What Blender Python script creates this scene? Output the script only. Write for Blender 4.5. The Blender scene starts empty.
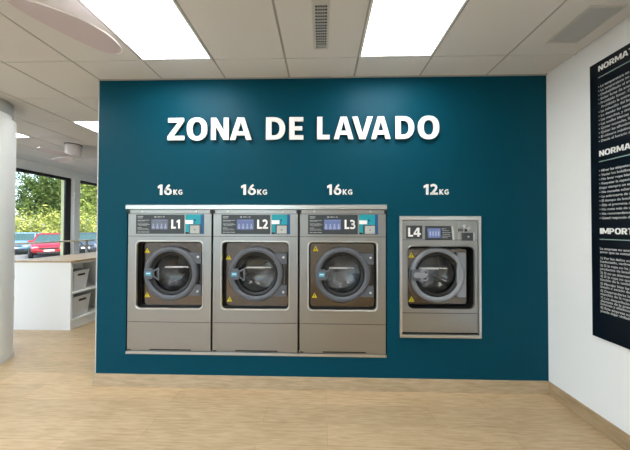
import bpy, bmesh, math, random
from mathutils import Matrix, Vector
from mathutils.geometry import tessellate_polygon

random.seed(7)
SC = bpy.context.scene
COL = SC.collection
PI = math.pi

# ------------------------------------------------------------------ materials
def lin(c):
    c = c / 255.0
    return c / 12.92 if c <= 0.04045 else ((c + 0.055) / 1.055) ** 2.4

def rgb(r, g, b):
    return (lin(r), lin(g), lin(b), 1.0)

def mat(name, col, rough=0.5, metal=0.0, spec=0.5, noise=0.0, nscale=30.0, bump=0.0, stretch=None, rvar=0.0):
    m = bpy.data.materials.new(name)
    m.use_nodes = True
    nt = m.node_tree
    b = nt.nodes['Principled BSDF']
    b.inputs['Base Color'].default_value = col
    b.inputs['Roughness'].default_value = rough
    b.inputs['Metallic'].default_value = metal
    b.inputs['Specular IOR Level'].default_value = spec
    if noise or bump or rvar:
        tc = nt.nodes.new('ShaderNodeTexCoord')
        mp = nt.nodes.new('ShaderNodeMapping')
        if stretch:
            mp.inputs['Scale'].default_value = stretch
        nz = nt.nodes.new('ShaderNodeTexNoise')
        nz.inputs['Scale'].default_value = nscale
        nz.inputs['Detail'].default_value = 4
        nt.links.new(tc.outputs['Object'], mp.inputs['Vector'])
        nt.links.new(mp.outputs['Vector'], nz.inputs['Vector'])
        if noise:
            mr = nt.nodes.new('ShaderNodeMapRange')
            mr.inputs['To Min'].default_value = 1 - noise
            mr.inputs['To Max'].default_value = 1 + noise
            nt.links.new(nz.outputs['Fac'], mr.inputs['Value'])
            mx = nt.nodes.new('ShaderNodeVectorMath')
            mx.operation = 'SCALE'
            mx.inputs[0].default_value = col[:3]
            nt.links.new(mr.outputs['Result'], mx.inputs['Scale'])
            nt.links.new(mx.outputs['Vector'], b.inputs['Base Color'])
        if rvar:
            r2 = nt.nodes.new('ShaderNodeMapRange')
            r2.inputs['To Min'].default_value = rough - rvar
            r2.inputs['To Max'].default_value = rough + rvar
            nt.links.new(nz.outputs['Fac'], r2.inputs['Value'])
            nt.links.new(r2.outputs['Result'], b.inputs['Roughness'])
        if bump:
            bp = nt.nodes.new('ShaderNodeBump')
            bp.inputs['Strength'].default_value = bump
            bp.inputs['Distance'].default_value = 0.002
            nt.links.new(nz.outputs['Fac'], bp.inputs['Height'])
            nt.links.new(bp.outputs['Normal'], b.inputs['Normal'])
    return m

def emit(name, col, strength, base=None):
    m = bpy.data.materials.new(name)
    m.use_nodes = True
    b = m.node_tree.nodes['Principled BSDF']
    b.inputs['Base Color'].default_value = base or col
    b.inputs['Emission Color'].default_value = col
    b.inputs['Emission Strength'].default_value = strength
    return m

def glass(name, tint, rough=0.02, ior=1.45, boost=0.0):
    """thin see-through pane: tinted transparency with a Fresnel reflection"""
    m = bpy.data.materials.new(name)
    m.use_nodes = True
    nt = m.node_tree
    nt.nodes.remove(nt.nodes['Principled BSDF'])
    out = nt.nodes['Material Output']
    tr = nt.nodes.new('ShaderNodeBsdfTransparent')
    tr.inputs['Color'].default_value = tint
    gl = nt.nodes.new('ShaderNodeBsdfGlossy')
    gl.inputs['Roughness'].default_value = rough
    # Schlick reflection, the same from both sides of the pane
    ge = nt.nodes.new('ShaderNodeNewGeometry')
    dt = nt.nodes.new('ShaderNodeVectorMath'); dt.operation = 'DOT_PRODUCT'
    nt.links.new(ge.outputs['Normal'], dt.inputs[0]); nt.links.new(ge.outputs['Incoming'], dt.inputs[1])
    def mth(op, a, b=None):
        n_ = nt.nodes.new('ShaderNodeMath'); n_.operation = op
        for k_, x_ in enumerate((a, b)):
            if x_ is None: continue
            if isinstance(x_, (int, float)): n_.inputs[k_].default_value = x_
            else: nt.links.new(x_, n_.inputs[k_])
        return n_.outputs[0]
    f0 = ((ior - 1) / (ior + 1)) ** 2 + boost
    c_ = mth('SUBTRACT', 1.0, mth('ABSOLUTE', dt.outputs['Value']))
    fac = mth('ADD', mth('MULTIPLY', mth('POWER', c_, 5.0), 1 - f0), f0)
    mx = nt.nodes.new('ShaderNodeMixShader')
    nt.links.new(fac, mx.inputs[0])
    nt.links.new(tr.outputs[0], mx.inputs[1])
    nt.links.new(gl.outputs[0], mx.inputs[2])
    nt.links.new(mx.outputs[0], out.inputs['Surface'])
    return m

def oak(name, c1, c2, plank=None, rough=0.42, along='X'):
    """oak boards: fine stretched grain, optional plank layout"""
    m = bpy.data.materials.new(name)
    m.use_nodes = True
    nt = m.node_tree
    N, K = nt.nodes, nt.links
    b = N['Principled BSDF']
    b.inputs['Roughness'].default_value = rough
    b.inputs['Specular IOR Level'].default_value = 0.4
    tc = N.new('ShaderNodeTexCoord')
    def noise(scale, st, detail=5, dist=0.0):
        mp = N.new('ShaderNodeMapping')
        mp.inputs['Scale'].default_value = st
        nz = N.new('ShaderNodeTexNoise')
        nz.inputs['Scale'].default_value = scale
        nz.inputs['Detail'].default_value = detail
        nz.inputs['Distortion'].default_value = dist
        K.new(tc.outputs['Object'], mp.inputs['Vector'])
        K.new(mp.outputs['Vector'], nz.inputs['Vector'])
        return nz
    st = (0.12, 1, 1) if along == 'X' else (1, 0.12, 1)
    fine = noise(60, st, 6, 0.4)
    broad = noise(5, (0.3, 1, 1) if along == 'X' else (1, .3, 1), 3, 1.2)
    ad = N.new('ShaderNodeMath'); ad.operation = 'MULTIPLY_ADD'
    ad.inputs[1].default_value = 0.68
    K.new(fine.outputs['Fac'], ad.inputs[0])
    hb = N.new('ShaderNodeMath'); hb.operation = 'MULTIPLY'; hb.inputs[1].default_value = 0.32
    K.new(broad.outputs['Fac'], hb.inputs[0])
    K.new(hb.outputs[0], ad.inputs[2])
    rp = N.new('ShaderNodeValToRGB')
    rp.color_ramp.elements[0].position = 0.36
    rp.color_ramp.elements[0].color = c1
    rp.color_ramp.elements[1].position = 0.62
    rp.color_ramp.elements[1].color = c2
    K.new(ad.outputs[0], rp.inputs['Fac'])
    src = rp.outputs['Color']
    if plank:
        bt = N.new('ShaderNodeTexBrick')
        bt.inputs['Scale'].default_value = 1.0
        bt.inputs['Brick Width'].default_value = plank[0]
        bt.inputs['Row Height'].default_value = plank[1]
        bt.inputs['Mortar Size'].default_value = 0.0022
        bt.inputs['Mortar Smooth'].default_value = 0.6
        bt.inputs['Color1'].default_value = (1.06, 1.04, 1.02, 1)
        bt.inputs['Color2'].default_value = (0.92, 0.92, 0.91, 1)
        bt.inputs['Mortar'].default_value = (0.74, 0.69, 0.64, 1)
        bt.offset = 0.37
        K.new(tc.outputs['Object'], bt.inputs['Vector'])
        mx = N.new('ShaderNodeMix'); mx.data_type = 'RGBA'; mx.blend_type = 'MULTIPLY'
        mx.inputs[0].default_value = 1.0
        K.new(src, mx.inputs[6]); K.new(bt.outputs['Color'], mx.inputs[7])
        src = mx.outputs[2]
    K.new(src, b.inputs['Base Color'])
    return m

def leafmat(name, c1, c2):
    m = bpy.data.materials.new(name)
    m.use_nodes = True
    nt = m.node_tree
    N, K = nt.nodes, nt.links
    N.remove(N['Principled BSDF'])
    tc = N.new('ShaderNodeTexCoord')
    nz = N.new('ShaderNodeTexNoise'); nz.inputs['Scale'].default_value = 2.2; nz.inputs['Detail'].default_value = 6
    rp = N.new('ShaderNodeValToRGB')
    rp.color_ramp.elements[0].position = 0.35; rp.color_ramp.elements[0].color = c1
    rp.color_ramp.elements[1].position = 0.65; rp.color_ramp.elements[1].color = c2
    d = N.new('ShaderNodeBsdfDiffuse'); t = N.new('ShaderNodeBsdfTranslucent')
    mx = N.new('ShaderNodeMixShader'); mx.inputs[0].default_value = 0.4
    K.new(tc.outputs['Object'], nz.inputs['Vector']); K.new(nz.outputs['Fac'], rp.inputs['Fac'])
    K.new(rp.outputs['Color'], d.inputs['Color']); K.new(rp.outputs['Color'], t.inputs['Color'])
    K.new(d.outputs[0], mx.inputs[1]); K.new(t.outputs[0], mx.inputs[2])
    K.new(mx.outputs[0], N['Material Output'].inputs['Surface'])
    return m

M = {}
M['teal'] = mat('teal_paint', rgb(2, 68, 86), 0.45, spec=0.09, noise=0.03, nscale=3, rvar=0.04)
M['white_wall'] = mat('white_wall_paint', rgb(246, 248, 248), 0.6, spec=0.3, noise=0.012, nscale=6)
M['bead'] = mat('white_corner_bead', rgb(196, 196, 192), 0.45)
M['ceil'] = mat('ceiling_tile', rgb(222, 220, 216), 0.85, spec=0.1, noise=0.015, nscale=40)
M['grid'] = mat('ceiling_grid_bar', rgb(168, 165, 158), 0.6)
M['lampframe'] = mat('lamp_frame', rgb(238, 238, 236), 0.4)
M['diffuser'] = emit('lamp_diffuser', (0.975, 0.995, 1.0, 1), 7.0)
M['floor'] = oak('oak_floor', rgb(181, 154, 118), rgb(203, 179, 143), plank=(1.32, 0.205))
M['bb'] = oak('oak_baseboard', rgb(168, 148, 118), rgb(192, 172, 142), rough=0.5)
M['bbr'] = oak('oak_baseboard_right', rgb(156, 132, 100), rgb(184, 160, 126), rough=0.5, along='Y')  # front oak darkened: weaker light at the right is in the colour
M['worktop'] = oak('oak_worktop', rgb(172, 144, 106), rgb(205, 180, 142), rough=0.45, along='Y')
M['ledge'] = oak('light_oak_ledge', rgb(222, 204, 172), rgb(236, 222, 196), rough=0.5, along='Y')
M['steel'] = mat('brushed_steel', (0.36, 0.365, 0.36, 1), 0.32, 1.0, noise=0.03, nscale=60, stretch=(0.05, 1, 6), rvar=0.05)
M['steel_bright'] = mat('bright_steel', (0.60, 0.62, 0.62, 1), 0.28, 1.0)
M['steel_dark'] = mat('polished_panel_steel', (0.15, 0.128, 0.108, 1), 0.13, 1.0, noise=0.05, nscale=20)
M['ring'] = mat('grey_door_plastic', rgb(88, 92, 99), 0.38, spec=0.45)
M['ring_light'] = mat('light_grey_door_plastic', rgb(138, 142, 148), 0.4, spec=0.45)
M['black'] = mat('black_rubber', rgb(18, 18, 19), 0.5)
M['gap'] = mat('dark_gap', rgb(14, 14, 15), 0.7)
M['panel'] = mat('charcoal_panel', rgb(52, 58, 62), 0.35)
M['print'] = mat('pale_print', rgb(150, 156, 158), 0.6)
M['white'] = mat('white_letters', rgb(245, 245, 243), 0.5)
M['screen'] = emit('blue_screen', rgb(124, 142, 194), 0.28, rgb(20, 22, 30))
M['screen_pale'] = emit('pale_screen', rgb(136, 146, 164), 0.26, rgb(20, 22, 26))
M['icon'] = emit('screen_icons', rgb(190, 200, 228), 0.30, rgb(30, 30, 34))
M['pay'] = mat('turquoise_panel', rgb(8, 150, 164), 0.4)
M['payblue'] = mat('blue_edge', rgb(16, 82, 130), 0.4)
M['keypad'] = mat('grey_card_reader', rgb(176, 178, 176), 0.4)
M['badge'] = mat('blue_badge', rgb(70, 160, 190), 0.4)
M['yellow'] = mat('warning_yellow', rgb(236, 214, 28), 0.5)
M['drum'] = mat('drum_steel', (0.72, 0.72, 0.72, 1), 0.3, 1.0)
M['bowl'] = glass('door_bowl_glass', (0.50, 0.51, 0.52, 1), 0.03, 1.5, 0.03)
M['strip'] = mat('white_strip', rgb(226, 228, 226), 0.5)
M['navy'] = mat('poster_navy', rgb(8, 16, 26), 0.3, spec=0.4)
M['ptext'] = mat('poster_text', rgb(190, 192, 192), 0.5)
M['rule'] = mat('poster_rule', rgb(150, 175, 170), 0.5)
M['column'] = mat('column_paint', rgb(244, 245, 243), 0.45, noise=0.01, nscale=5)
M['cab'] = mat('white_cabinet', rgb(250, 250, 247), 0.4)
M['cab_in'] = mat('grey_cabinet_inside', rgb(240, 241, 239), 0.5)
M['basket'] = mat('light_grey_plastic', rgb(240, 241, 242), 0.45)
M['slot'] = mat('basket_handle_shadow', rgb(52, 52, 54), 0.6)
M['fan'] = mat('fan_white_plastic', rgb(226, 220, 220), 0.4)
M['blade'] = mat('fan_blade_pinkish', rgb(211, 197, 201), 0.35)
M['blade_edge'] = mat('fan_blade_edge', rgb(240, 236, 236), 0.35)
M['vent'] = mat('vent_white', rgb(200, 198, 192), 0.5)
M['vent_grey'] = mat('vent_grey', rgb(186, 188, 188), 0.5)
M['vent_dark'] = mat('vent_dark', rgb(30, 31, 32), 0.7)
M['frame'] = mat('black_window_frame', rgb(24, 22, 21), 0.4)
M['sun_tint'] = mat('sun_tinted_reveal', rgb(246, 232, 170), 0.6)  # outer wall reveal, with warm sunlight painted into its colour
M['pane'] = glass('window_pane', (0.94, 0.96, 0.95, 1), 0.01, 1.4)
M['metal_post'] = mat('grey_post', rgb(186, 186, 180), 0.45, 0.0)
M['asphalt'] = mat('asphalt', rgb(112, 110, 106), 0.9, noise=0.12, nscale=8)
M['grass'] = mat('verge_soil', rgb(120, 118, 70), 0.95, noise=0.2, nscale=5)
M['bark'] = mat('tree_bark', rgb(96, 80, 62), 0.9, noise=0.2, nscale=12)
M['leaf_dark'] = leafmat('dark_leaves', rgb(44, 64, 34), rgb(112, 132, 72))
M['leaf_light'] = leafmat('light_leaves', rgb(104, 122, 48), rgb(206, 206, 122))  # wide tone range paints in shaded gaps and bright highlights
M['leaf_mid'] = leafmat('mid_leaves', rgb(74, 98, 46), rgb(158, 170, 92))
M['red'] = mat('red_car_paint', rgb(138, 14, 26), 0.25, 0.0, spec=0.6)
M['blue'] = mat('steel_blue_car_paint', rgb(112, 142, 170), 0.25, 0.3, spec=0.6)
M['graphite'] = mat('dark_car_paint', rgb(62, 72, 84), 0.25, 0.2, spec=0.6)
M['carglass'] = mat('car_glass', rgb(52, 74, 72), 0.08, 0.0, spec=0.35)
M['tyre'] = mat('tyre', rgb(26, 26, 27), 0.8)
M['rim'] = mat('wheel_rim', rgb(170, 172, 176), 0.3, 0.8)
M['headlight'] = mat('headlight', rgb(220, 226, 232), 0.1, spec=0.8)
M['plate'] = mat('licence_plate', rgb(230, 230, 226), 0.5)

# ------------------------------------------------------------------ mesh builder
def XZ(u, v, d):     # faces the room (towards -y): u right, v up, d depth
    return (u, d, v)

class MB:
    def __init__(self):
        self.v, self.f = [], []
    def add(self, vs, fs):
        o = len(self.v)
        self.v += [tuple(p) for p in vs]
        self.f += [tuple(i + o for i in q) for q in fs]
        return self
    def box(self, x0, x1, y0, y1, z0, z1):
        vs = [(x0, y0, z0), (x1, y0, z0), (x1, y1, z0), (x0, y1, z0), (x0, y0, z1), (x1, y0, z1), (x1, y1, z1), (x0, y1, z1)]
        return self.add(vs, [(0, 3, 2, 1), (4, 5, 6, 7), (0, 1, 5, 4), (1, 2, 6, 5), (2, 3, 7, 6), (3, 0, 4, 7)])
    def prism(self, outer, holes=(), d0=0.0, d1=0.01, fn=XZ):
        loops = [list(outer)] + [list(h) for h in holes]
        flat = [p for l in loops for p in l]
        tris = tessellate_polygon([[Vector((p[0], p[1], 0)) for p in l] for l in loops])
        n = len(flat)
        vs = [fn(p[0], p[1], d0) for p in flat] + [fn(p[0], p[1], d1) for p in flat]
        fs = [tuple(t) for t in tris] + [tuple(i + n for i in reversed(t)) for t in tris]
        s = 0
        for l in loops:
            k = len(l)
            for i in range(k):
                a, b = s + i, s + (i + 1) % k
                fs.append((a, b, b + n, a + n))
            s += k
        return self.add(vs, fs)
    def rings(self, rings, cap0=True, cap1=True, closed=False):
        n = len(rings[0])
        vs = [p for r in rings for p in r]
        fs = []
        R = len(rings)
        for i in range(R if closed else R - 1):
            j = (i + 1) % R
            for k in range(n):
                l = (k + 1) % n
                fs.append((i * n + k, i * n + l, j * n + l, j * n + k))
        if not closed:
            if cap0: fs.append(tuple(range(n))[::-1])
            if cap1: fs.append(tuple((R - 1) * n + k for k in range(n)))
        return self.add(vs, fs)
    def lathe_y(self, cx, cz, prof, n=48, cap0=False, cap1=False, closed=False):
        """profile of (radius, y) turned round an axis along y"""
        return self.rings([[(cx + r * math.cos(2 * PI * k / n), y, cz + r * math.sin(2 * PI * k / n)) for k in range(n)] for r, y in prof], cap0, cap1, closed)
    def lathe_z(self, cx, cy, prof, n=40, cap0=True, cap1=True):
        return self.rings([[(cx + r * math.cos(2 * PI * k / n), cy + r * math.sin(2 * PI * k / n), z) for k in range(n)] for r, z in prof], cap0, cap1)
    def tube(self, path, r, n=10):
        path = [Vector(p) for p in path]
        rings = []
        for i, p in enumerate(path):
            t = (path[min(i + 1, len(path) - 1)] - path[max(i - 1, 0)]).normalized()
            a = Vector((0, 0, 1)) if abs(t.z) < 0.9 else Vector((1, 0, 0))
            u = t.cross(a).normalized(); w = t.cross(u)
            rr_ = r[i] if isinstance(r, (list, tuple)) else r
            rings.append([p + rr_ * (math.cos(2 * PI * k / n) * u + math.sin(2 * PI * k / n) * w) for k in range(n)])
        return self.rings(rings)
    def build(self, name, m, parent=None, off=None, smooth=False, bevel=0.0, subsurf=0, kind=None, fix=True):
        """one linked mesh object; vertices are given in the thing's own coordinates"""
        me = bpy.data.meshes.new(name)
        o_ = Vector(off) if off is not None else Vector((0, 0, 0))
        me.from_pydata([tuple(Vector(p) - o_) for p in self.v], [], self.f)
        if fix:
            bm = bmesh.new(); bm.from_mesh(me)
            bmesh.ops.recalc_face_normals(bm, faces=bm.faces[:])
            bm.to_mesh(me); bm.free()
        me.materials.append(m)
        ob = bpy.data.objects.new(name, me)
        COL.objects.link(ob)
        if parent is not None:
            ob.parent = parent
        else:
            ob.location = o_
        if smooth:
            me.polygons.foreach_set('use_smooth', [True] * len(me.polygons))
            try:
                me.set_sharp_from_angle(angle=math.radians(40))
            except Exception:
                pass
        if bevel:
            b = ob.modifiers.new('bevel', 'BEVEL'); b.width = bevel; b.segments = 2; b.limit_method = 'ANGLE'
            b.angle_limit = math.radians(50)
        if subsurf:
            s = ob.modifiers.new('subsurf', 'SUBSURF'); s.levels = subsurf; s.render_levels = subsurf
        if kind:
            ob['kind'] = kind
        return ob

def tag(o, label, cat, group=None, kind=None):
    o['label'] = label; o['category'] = cat
    if group: o['group'] = group
    if kind: o['kind'] = kind
    return o

def thing(name, loc, label, cat, group=None, rz=0.0):
    o = bpy.data.objects.new(name, None)
    o.empty_display_size = 0.1
    COL.objects.link(o)
    o.location = loc; o.rotation_euler = (0, 0, rz)
    return tag(o, label, cat, group)

def kids(o):
    return [c for c in COL.objects if c.parent == o]

def dup(root, loc, label, rz=None, skip=()):
    r = root.copy(); COL.objects.link(r); r.location = loc; r['label'] = label
    if rz is not None: r.rotation_euler = (0, 0, rz)
    done = {}
    for c in kids(root):
        d = c.copy(); COL.objects.link(d); d.parent = r
        done[c.name.split('.')[0]] = d
        for g in kids(c):
            if g.name.split('.')[0] in skip: continue
            e = g.copy(); COL.objects.link(e); e.parent = d
    return r, done

def rr(x0, x1, z0, z1, r, n=6):
    pts = []
    for cx, cz, a in ((x1 - r, z0 + r, -90), (x1 - r, z1 - r, 0), (x0 + r, z1 - r, 90), (x0 + r, z0 + r, 180)):
        for k in range(n + 1):
            t = math.radians(a + 90 * k / n)
            pts.append((cx + r * math.cos(t), cz + r * math.sin(t)))
    return pts

def rect(x0, x1, z0, z1):
    return [(x0, z0), (x1, z0), (x1, z1), (x0, z1)]

def circ(cx, cz, r, n=48):
    return [(cx + r * math.cos(2 * PI * k / n), cz + r * math.sin(2 * PI * k / n)) for k in range(n)]

# ------------------------------------------------------------------ lettering
def sup(cx, cy, rx, ry, e=2.3, n=36, a0=0, a1=360):
    out = []
    full = abs(a1 - a0) >= 360
    for k in range(n if full else n + 1):
        t = math.radians(a0 + (a1 - a0) * k / n)
        c, s = math.cos(t), math.sin(t)
        out.append((cx + rx * math.copysign(abs(c) ** (2 / e), c), cy + ry * math.copysign(abs(s) ** (2 / e), s)))
    return out

def stroke(pts, h, ax=1.0):
    """outline of a thick polyline; h half width, ax = letter width over height"""
    P = [Vector((p[0] * ax, p[1])) for p in pts]
    L, R = [], []
    for i, p in enumerate(P):
        t = (P[min(i + 1, len(P) - 1)] - P[max(i - 1, 0)]).normalized()
        nrm = Vector((-t.y, t.x))
        L.append(p + nrm * h); R.append(p - nrm * h)
    return [(q.x / ax, q.y) for q in L + R[::-1]]

def glyph(ch):
    if ch == 'Z': return [([(0, 0), (1, 0), (1, .2), (.36, .2), (.98, .83), (.98, 1), (.04, 1), (.04, .8), (.62, .8), (0, .17)], [])]
    if ch == 'O': return [(sup(.5, .5, .5, .52), [sup(.5, .5, .225, .325)])]
    if ch == 'N': return [([(0, 0), (.28, 0), (.28, .6), (.70, 0), (1, 0), (1, 1), (.72, 1), (.72, .42), (.30, 1), (0, 1)], [])]
    if ch == 'A': return [([(0, 0), (.255, 0), (.315, .2), (.685, .2), (.745, 0), (1, 0), (.66, 1), (.34, 1)], [[(.372, .38), (.628, .38), (.5, .80)]])]
    if ch == 'D': return [([(0, 0)] + sup(.42, .5, .58, .5, 2.2, 20, -90, 90) + [(0, 1)], [[(.29, .19)] + sup(.42, .5, .29, .31, 2.2, 16, -90, 90) + [(.29, .81)]])]
    if ch == 'E': return [([(0, 0), (1, 0), (1, .19), (.38, .19), (.38, .41), (.92, .41), (.92, .59), (.38, .59), (.38, .81), (1, .81), (1, 1), (0, 1)], [])]
    if ch == 'L': return [([(0, 0), (1, 0), (1, .2), (.42, .2), (.42, 1), (0, 1)], [])]
    if ch == 'V': return [([(.35, 0), (.65, 0), (1, 1), (.735, 1), (.5, .26), (.265, 1), (0, 1)], [])]
    if ch == '1': return [([(.42, 0), (.86, 0), (.86, 1), (.5, 1), (0, .84), (.08, .62), (.42, .72)], [])]
    if ch == '6': return [(sup(.5, .32, .5, .335, 2.1, 30), [sup(.52, .315, .21, .165, 2.1, 24)]),
                          (stroke([(.70, .97), (.44, .80), (.26, .58), (.17, .34)], .10, .8), [])]
    if ch == '2': return [(stroke([(.06, .82), (.26, .91), (.50, .915), (.72, .83), (.78, .68), (.68, .52), (.46, .32), (.16, .07)], .115, .75), []), ([(0, 0), (1, 0), (1, .2), (0, .2)], [])]
    if ch == '3': return [(stroke([(.06, .86), (.3, .915), (.56, .89), (.74, .78), (.7, .63), (.52, .545), (.26, .53)], .1, .75), []),
                          (stroke([(.26, .53), (.56, .50), (.78, .40), (.83, .26), (.7, .13), (.42, .085), (.05, .13)], .1, .75), [])]
    if ch == '4': return [([(.52, 0), (.82, 0), (.82, .2), (1, .2), (1, .4), (.82, .4), (.82, 1), (.48, 1), (0, .4), (0, .2), (.52, .2)], [[(.26, .4), (.52, .4), (.52, .74)]])]
    if ch == 'K': return [([(0, 0), (.25, 0), (.25, .38), (.68, 0), (1, 0), (.47, .53), (.96, 1), (.66, 1), (.25, .62), (.25, 1), (0, 1)], [])]
    if ch == 'G': return [(stroke([(.90, .82), (.66, .90), (.40, .86), (.2, .70), (.13, .5), (.2, .28), (.42, .12), (.68, .1), (.88, .16)], .09, .85), []), ([(.78, .06), (1, .14), (1, .55), (.54, .55), (.54, .40), (.78, .40)], [])]
    if ch == 'R': return [([(0, 0), (.29, 0), (.29, .34), (.42, .34), (.66, 0), (1, 0), (.70, .40)] + sup(.55, .68, .4, .32, 2.2, 14, -60, 90) + [(0, 1)], [[(.29, .55)] + sup(.48, .68, .18, .13, 2.2, 12, -90, 90) + [(.29, .81)]])]
    if ch == 'M': return [([(0, 0), (.2, 0), (.2, .62), (.42, .1), (.58, .1), (.8, .62), (.8, 0), (1, 0), (1, 1), (.76, 1), (.5, .38), (.24, 1), (0, 1)], [])]
    if ch == 'T': return [([(.33, 0), (.67, 0), (.67, .8), (1, .8), (1, 1), (0, 1), (0, .8), (.33, .8)], [])]
    if ch == 'I': return [([(0, 0), (1, 0), (1, 1), (0, 1)], [])]
    if ch == 'P': return [([(0, 0), (.3, 0), (.3, .33)] + sup(.52, .665, .45, .335, 2.2, 16, -90, 90) + [(0, 1)], [[(.3, .53)] + sup(.48, .665, .2, .135, 2.2, 12, -90, 90) + [(.3, .8)]])]

def put(mb, ch, u0, u1, v0, v1, d0, d1, fn=XZ):
    for o, hs in glyph(ch):
        S = lambda l: [(u0 + p[0] * (u1 - u0), v0 + p[1] * (v1 - v0)) for p in l]
        mb.prism(S(o), [S(h) for h in hs], d0, d1, fn)
    return mb

WID = {'N': .80, 'O': .92, 'R': .80, 'M': 1.02, 'A': .90, 'T': .72, 'I': .30, 'V': .88, 'P': .74, 'E': .64, 'S': .66}
def word(mb, txt, u, v, h, d0, d1, fn=XZ, gap=.10, squeeze=1.0):
    for ch in txt:
        w = WID[ch] * h * squeeze
        put(mb, ch, u, u + w, v, v + h, d0, d1, fn)
        u += w + gap * h
    return u

def font_into(mb, txt, size, fn, u0, v0, d, bold=0.0):
    """the text as flat letter shapes added to mb"""
    cu = bpy.data.curves.new('txt', 'FONT')
    cu.body = txt; cu.size = size; cu.resolution_u = 2; cu.offset = bold
    ob = bpy.data.objects.new('txt', cu); COL.objects.link(ob)
    dg = bpy.context.evaluated_depsgraph_get()
    me = ob.evaluated_get(dg).to_mesh()
    mb.add([fn(u0 + p.co.x, v0 + p.co.y, d) for p in me.vertices], [tuple(p.vertices) for p in me.polygons])
    bpy.data.objects.remove(ob); bpy.data.curves.remove(cu)

# ------------------------------------------------------------------ the setting
H = 2.877
XL, XR = -2.152, 1.993           # teal partition
WX = -6.2                        # window wall on the left
YB, YR = 6.0, -4.6               # far end, end behind the camera

fl = MB().box(WX - .25, XR + .2, YR - .2, YB + .2, -.15, 0).build('floor', M['floor'], kind='structure')

# centres and pitch of the washing machines
MC = [-1.4605, -0.6555, 0.1495]
L4 = 1.028
OP = rect(-1.872, .5535, .30, 1.672)            # opening for the three large ones
OP4 = rect(.672, 1.384, .50, 1.582)
wf = MB().prism(rect(XL, XR, .0, H), [OP, OP4], 0.0, .06).box(XL, XL + .06, .06, 1.1, 0, H).box(XL, XR, 1.1, 1.16, 0, H)
wf.build('wall_front', M['teal'], kind='structure')
MB().box(XR, XR + .2, YR - .2, YB + .2, 0, H + .3).build('wall_right', M['white_wall'], kind='structure')
MB().box(WX - .2, XR, YB, YB + .2, 0, H + .3).build('wall_back', M['white_wall'], kind='structure')
YZ = lambda x0: (lambda u, v, d: (x0 + d, u, v))
wins = [(-4.2, -1.9), (-1.6, .55), (.85, 3.926), (4.073, 5.75)]
WZ0, WZ1 = .42, 2.70
MB().prism(rect(YR - .2, YB, 0, H + .3), [rect(a, b, WZ0, WZ1) for a, b in wins], -.2, 0, YZ(WX)).build('wall_left', M['white_wall'], kind='structure')
rwins = [(-5.6, -3.4), (-3.1, -.9)]
MB().prism(rect(WX - .2, XR, 0, H + .3), [rect(a, b, .12, 2.6) for a, b in rwins], YR - .2, YR).build('wall_rear', M['white_wall'], kind='structure')
k = 1
for a, b in wins:
    fr = MB().prism(rect(a, b, WZ0, WZ1), [rect(a + .09, b - .139, WZ0 + .09, WZ1 - .07)], -.13, -.09, YZ(WX)).build('window_%d' % k, M['frame'], kind='structure', bevel=.004)
    MB().box(WX - .113, WX - .107, a + .08, b - .13, WZ0 + .08, WZ1 - .06).build('pane', M['pane'], fr)
    k += 1
for a, b in rwins:
    fr = MB().prism(rect(a, b, .12, 2.6), [rect(a + .07, b - .07, .2, 2.53)], YR - .12, YR - .05).build('window_%d' % k, M['frame'], kind='structure', bevel=.004)
    MB().box(a + .06, b - .06, YR - .088, YR - .082, .19, 2.54).build('pane', M['pane'], fr)
    k += 1
MB().box(WX - .205, WX - .132, 3.79, 3.926, WZ0, WZ1).build('trim_2', M['sun_tint'], kind='structure')
MB().box(XL - .008, XL, -.003, .06, .116, H).build('trim_1', M['bead'], kind='structure')
MB().box(XL - .016, XR - .014, -.014, 0, 0, .116).build('baseboard_front', M['bb'], kind='structure', bevel=.002)
MB().box(XR - .014, XR, YR, 0, 0, .116).build('baseboard_right', M['bbr'], kind='structure', bevel=.002)
MB().box(WX, WX + .014, YR, YB, 0, .1).build('baseboard_left', M['bbr'], kind='structure')

# ceiling: tiles 60 x 60 with sunk bars between, lamps and grilles set into it
GX, GY = -.947, -.275
lamps = [(GX - .6 + 1.8 * i, GY - .6 + 1.8 * j) for i in range(-2, 2) for j in range(-2, 2) if not (j == 1 and i >= 0) and not (i == 1 and j == -2)]
lampset = {(round(x * 10), round(y * 10)) for x, y in lamps}
VENT1 = (-.11, .004, -.822, -.383)
VENT2 = (1.637, 1.868, -.745, -.412)
ce = MB()
xs = []
x = GX - .6 * 10
while x < XR: xs.append(x); x += .6
ys = []
y = GY - .6 * 8
while y < YB: ys.append(y); y += .6
gx, gy = .0085, .003
for x in xs:
    for y in ys:
        if (round(x * 10), round(y * 10)) in lampset: continue
        x0, x1 = max(x + gx, WX), min(x + .6 - gx, XR - .012)
        y0, y1 = max(y + gy, YR), min(y + .6 - gy, YB)
        if y < -.2 < y + .6 and XL < x + .3: y1 = min(y1, -.012)
        if x1 <= x0 or y1 <= y0: continue
        hole = None
        for v in (VENT1, VENT2):
            if x0 < v[0] and v[1] < x1 and y0 < v[2] and v[3] < y1: hole = v
        if hole:
            ce.prism(rect(x0, x1, y0, y1), [rect(hole[0] + .012, hole[1] - .012, hole[2] + .012, hole[3] - .012)], H, H + .016, lambda u, v, d: (u, v, d))
        else:
            ce.box(x0, x1, y0, y1, H, H + .016)
# behind the teal front the tiles start again at the partition; the bars and slab above close the gaps
ceil = ce.build('ceiling', M['ceil'], kind='structure')
gr = MB()
for x in xs: gr.box(x - .012, x + .012, YR, YB, H + .004, H + .05)
for y in ys: gr.box(WX, XR, y - .012, y + .012, H + .0045, H + .05)
gr.build('grid_bars', M['grid'], ceil)
MB().box(WX - .2, XR + .2, YR - .2, YB + .2, H + .12, H + .3).build('slab', M['ceil'], ceil)  # unseen roof slab, added to stop outside light leaking in
MB().box(XL, XR, -.012, .001, H - .008, H + .05).build('edge_trim', M['grid'], ceil)

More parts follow.
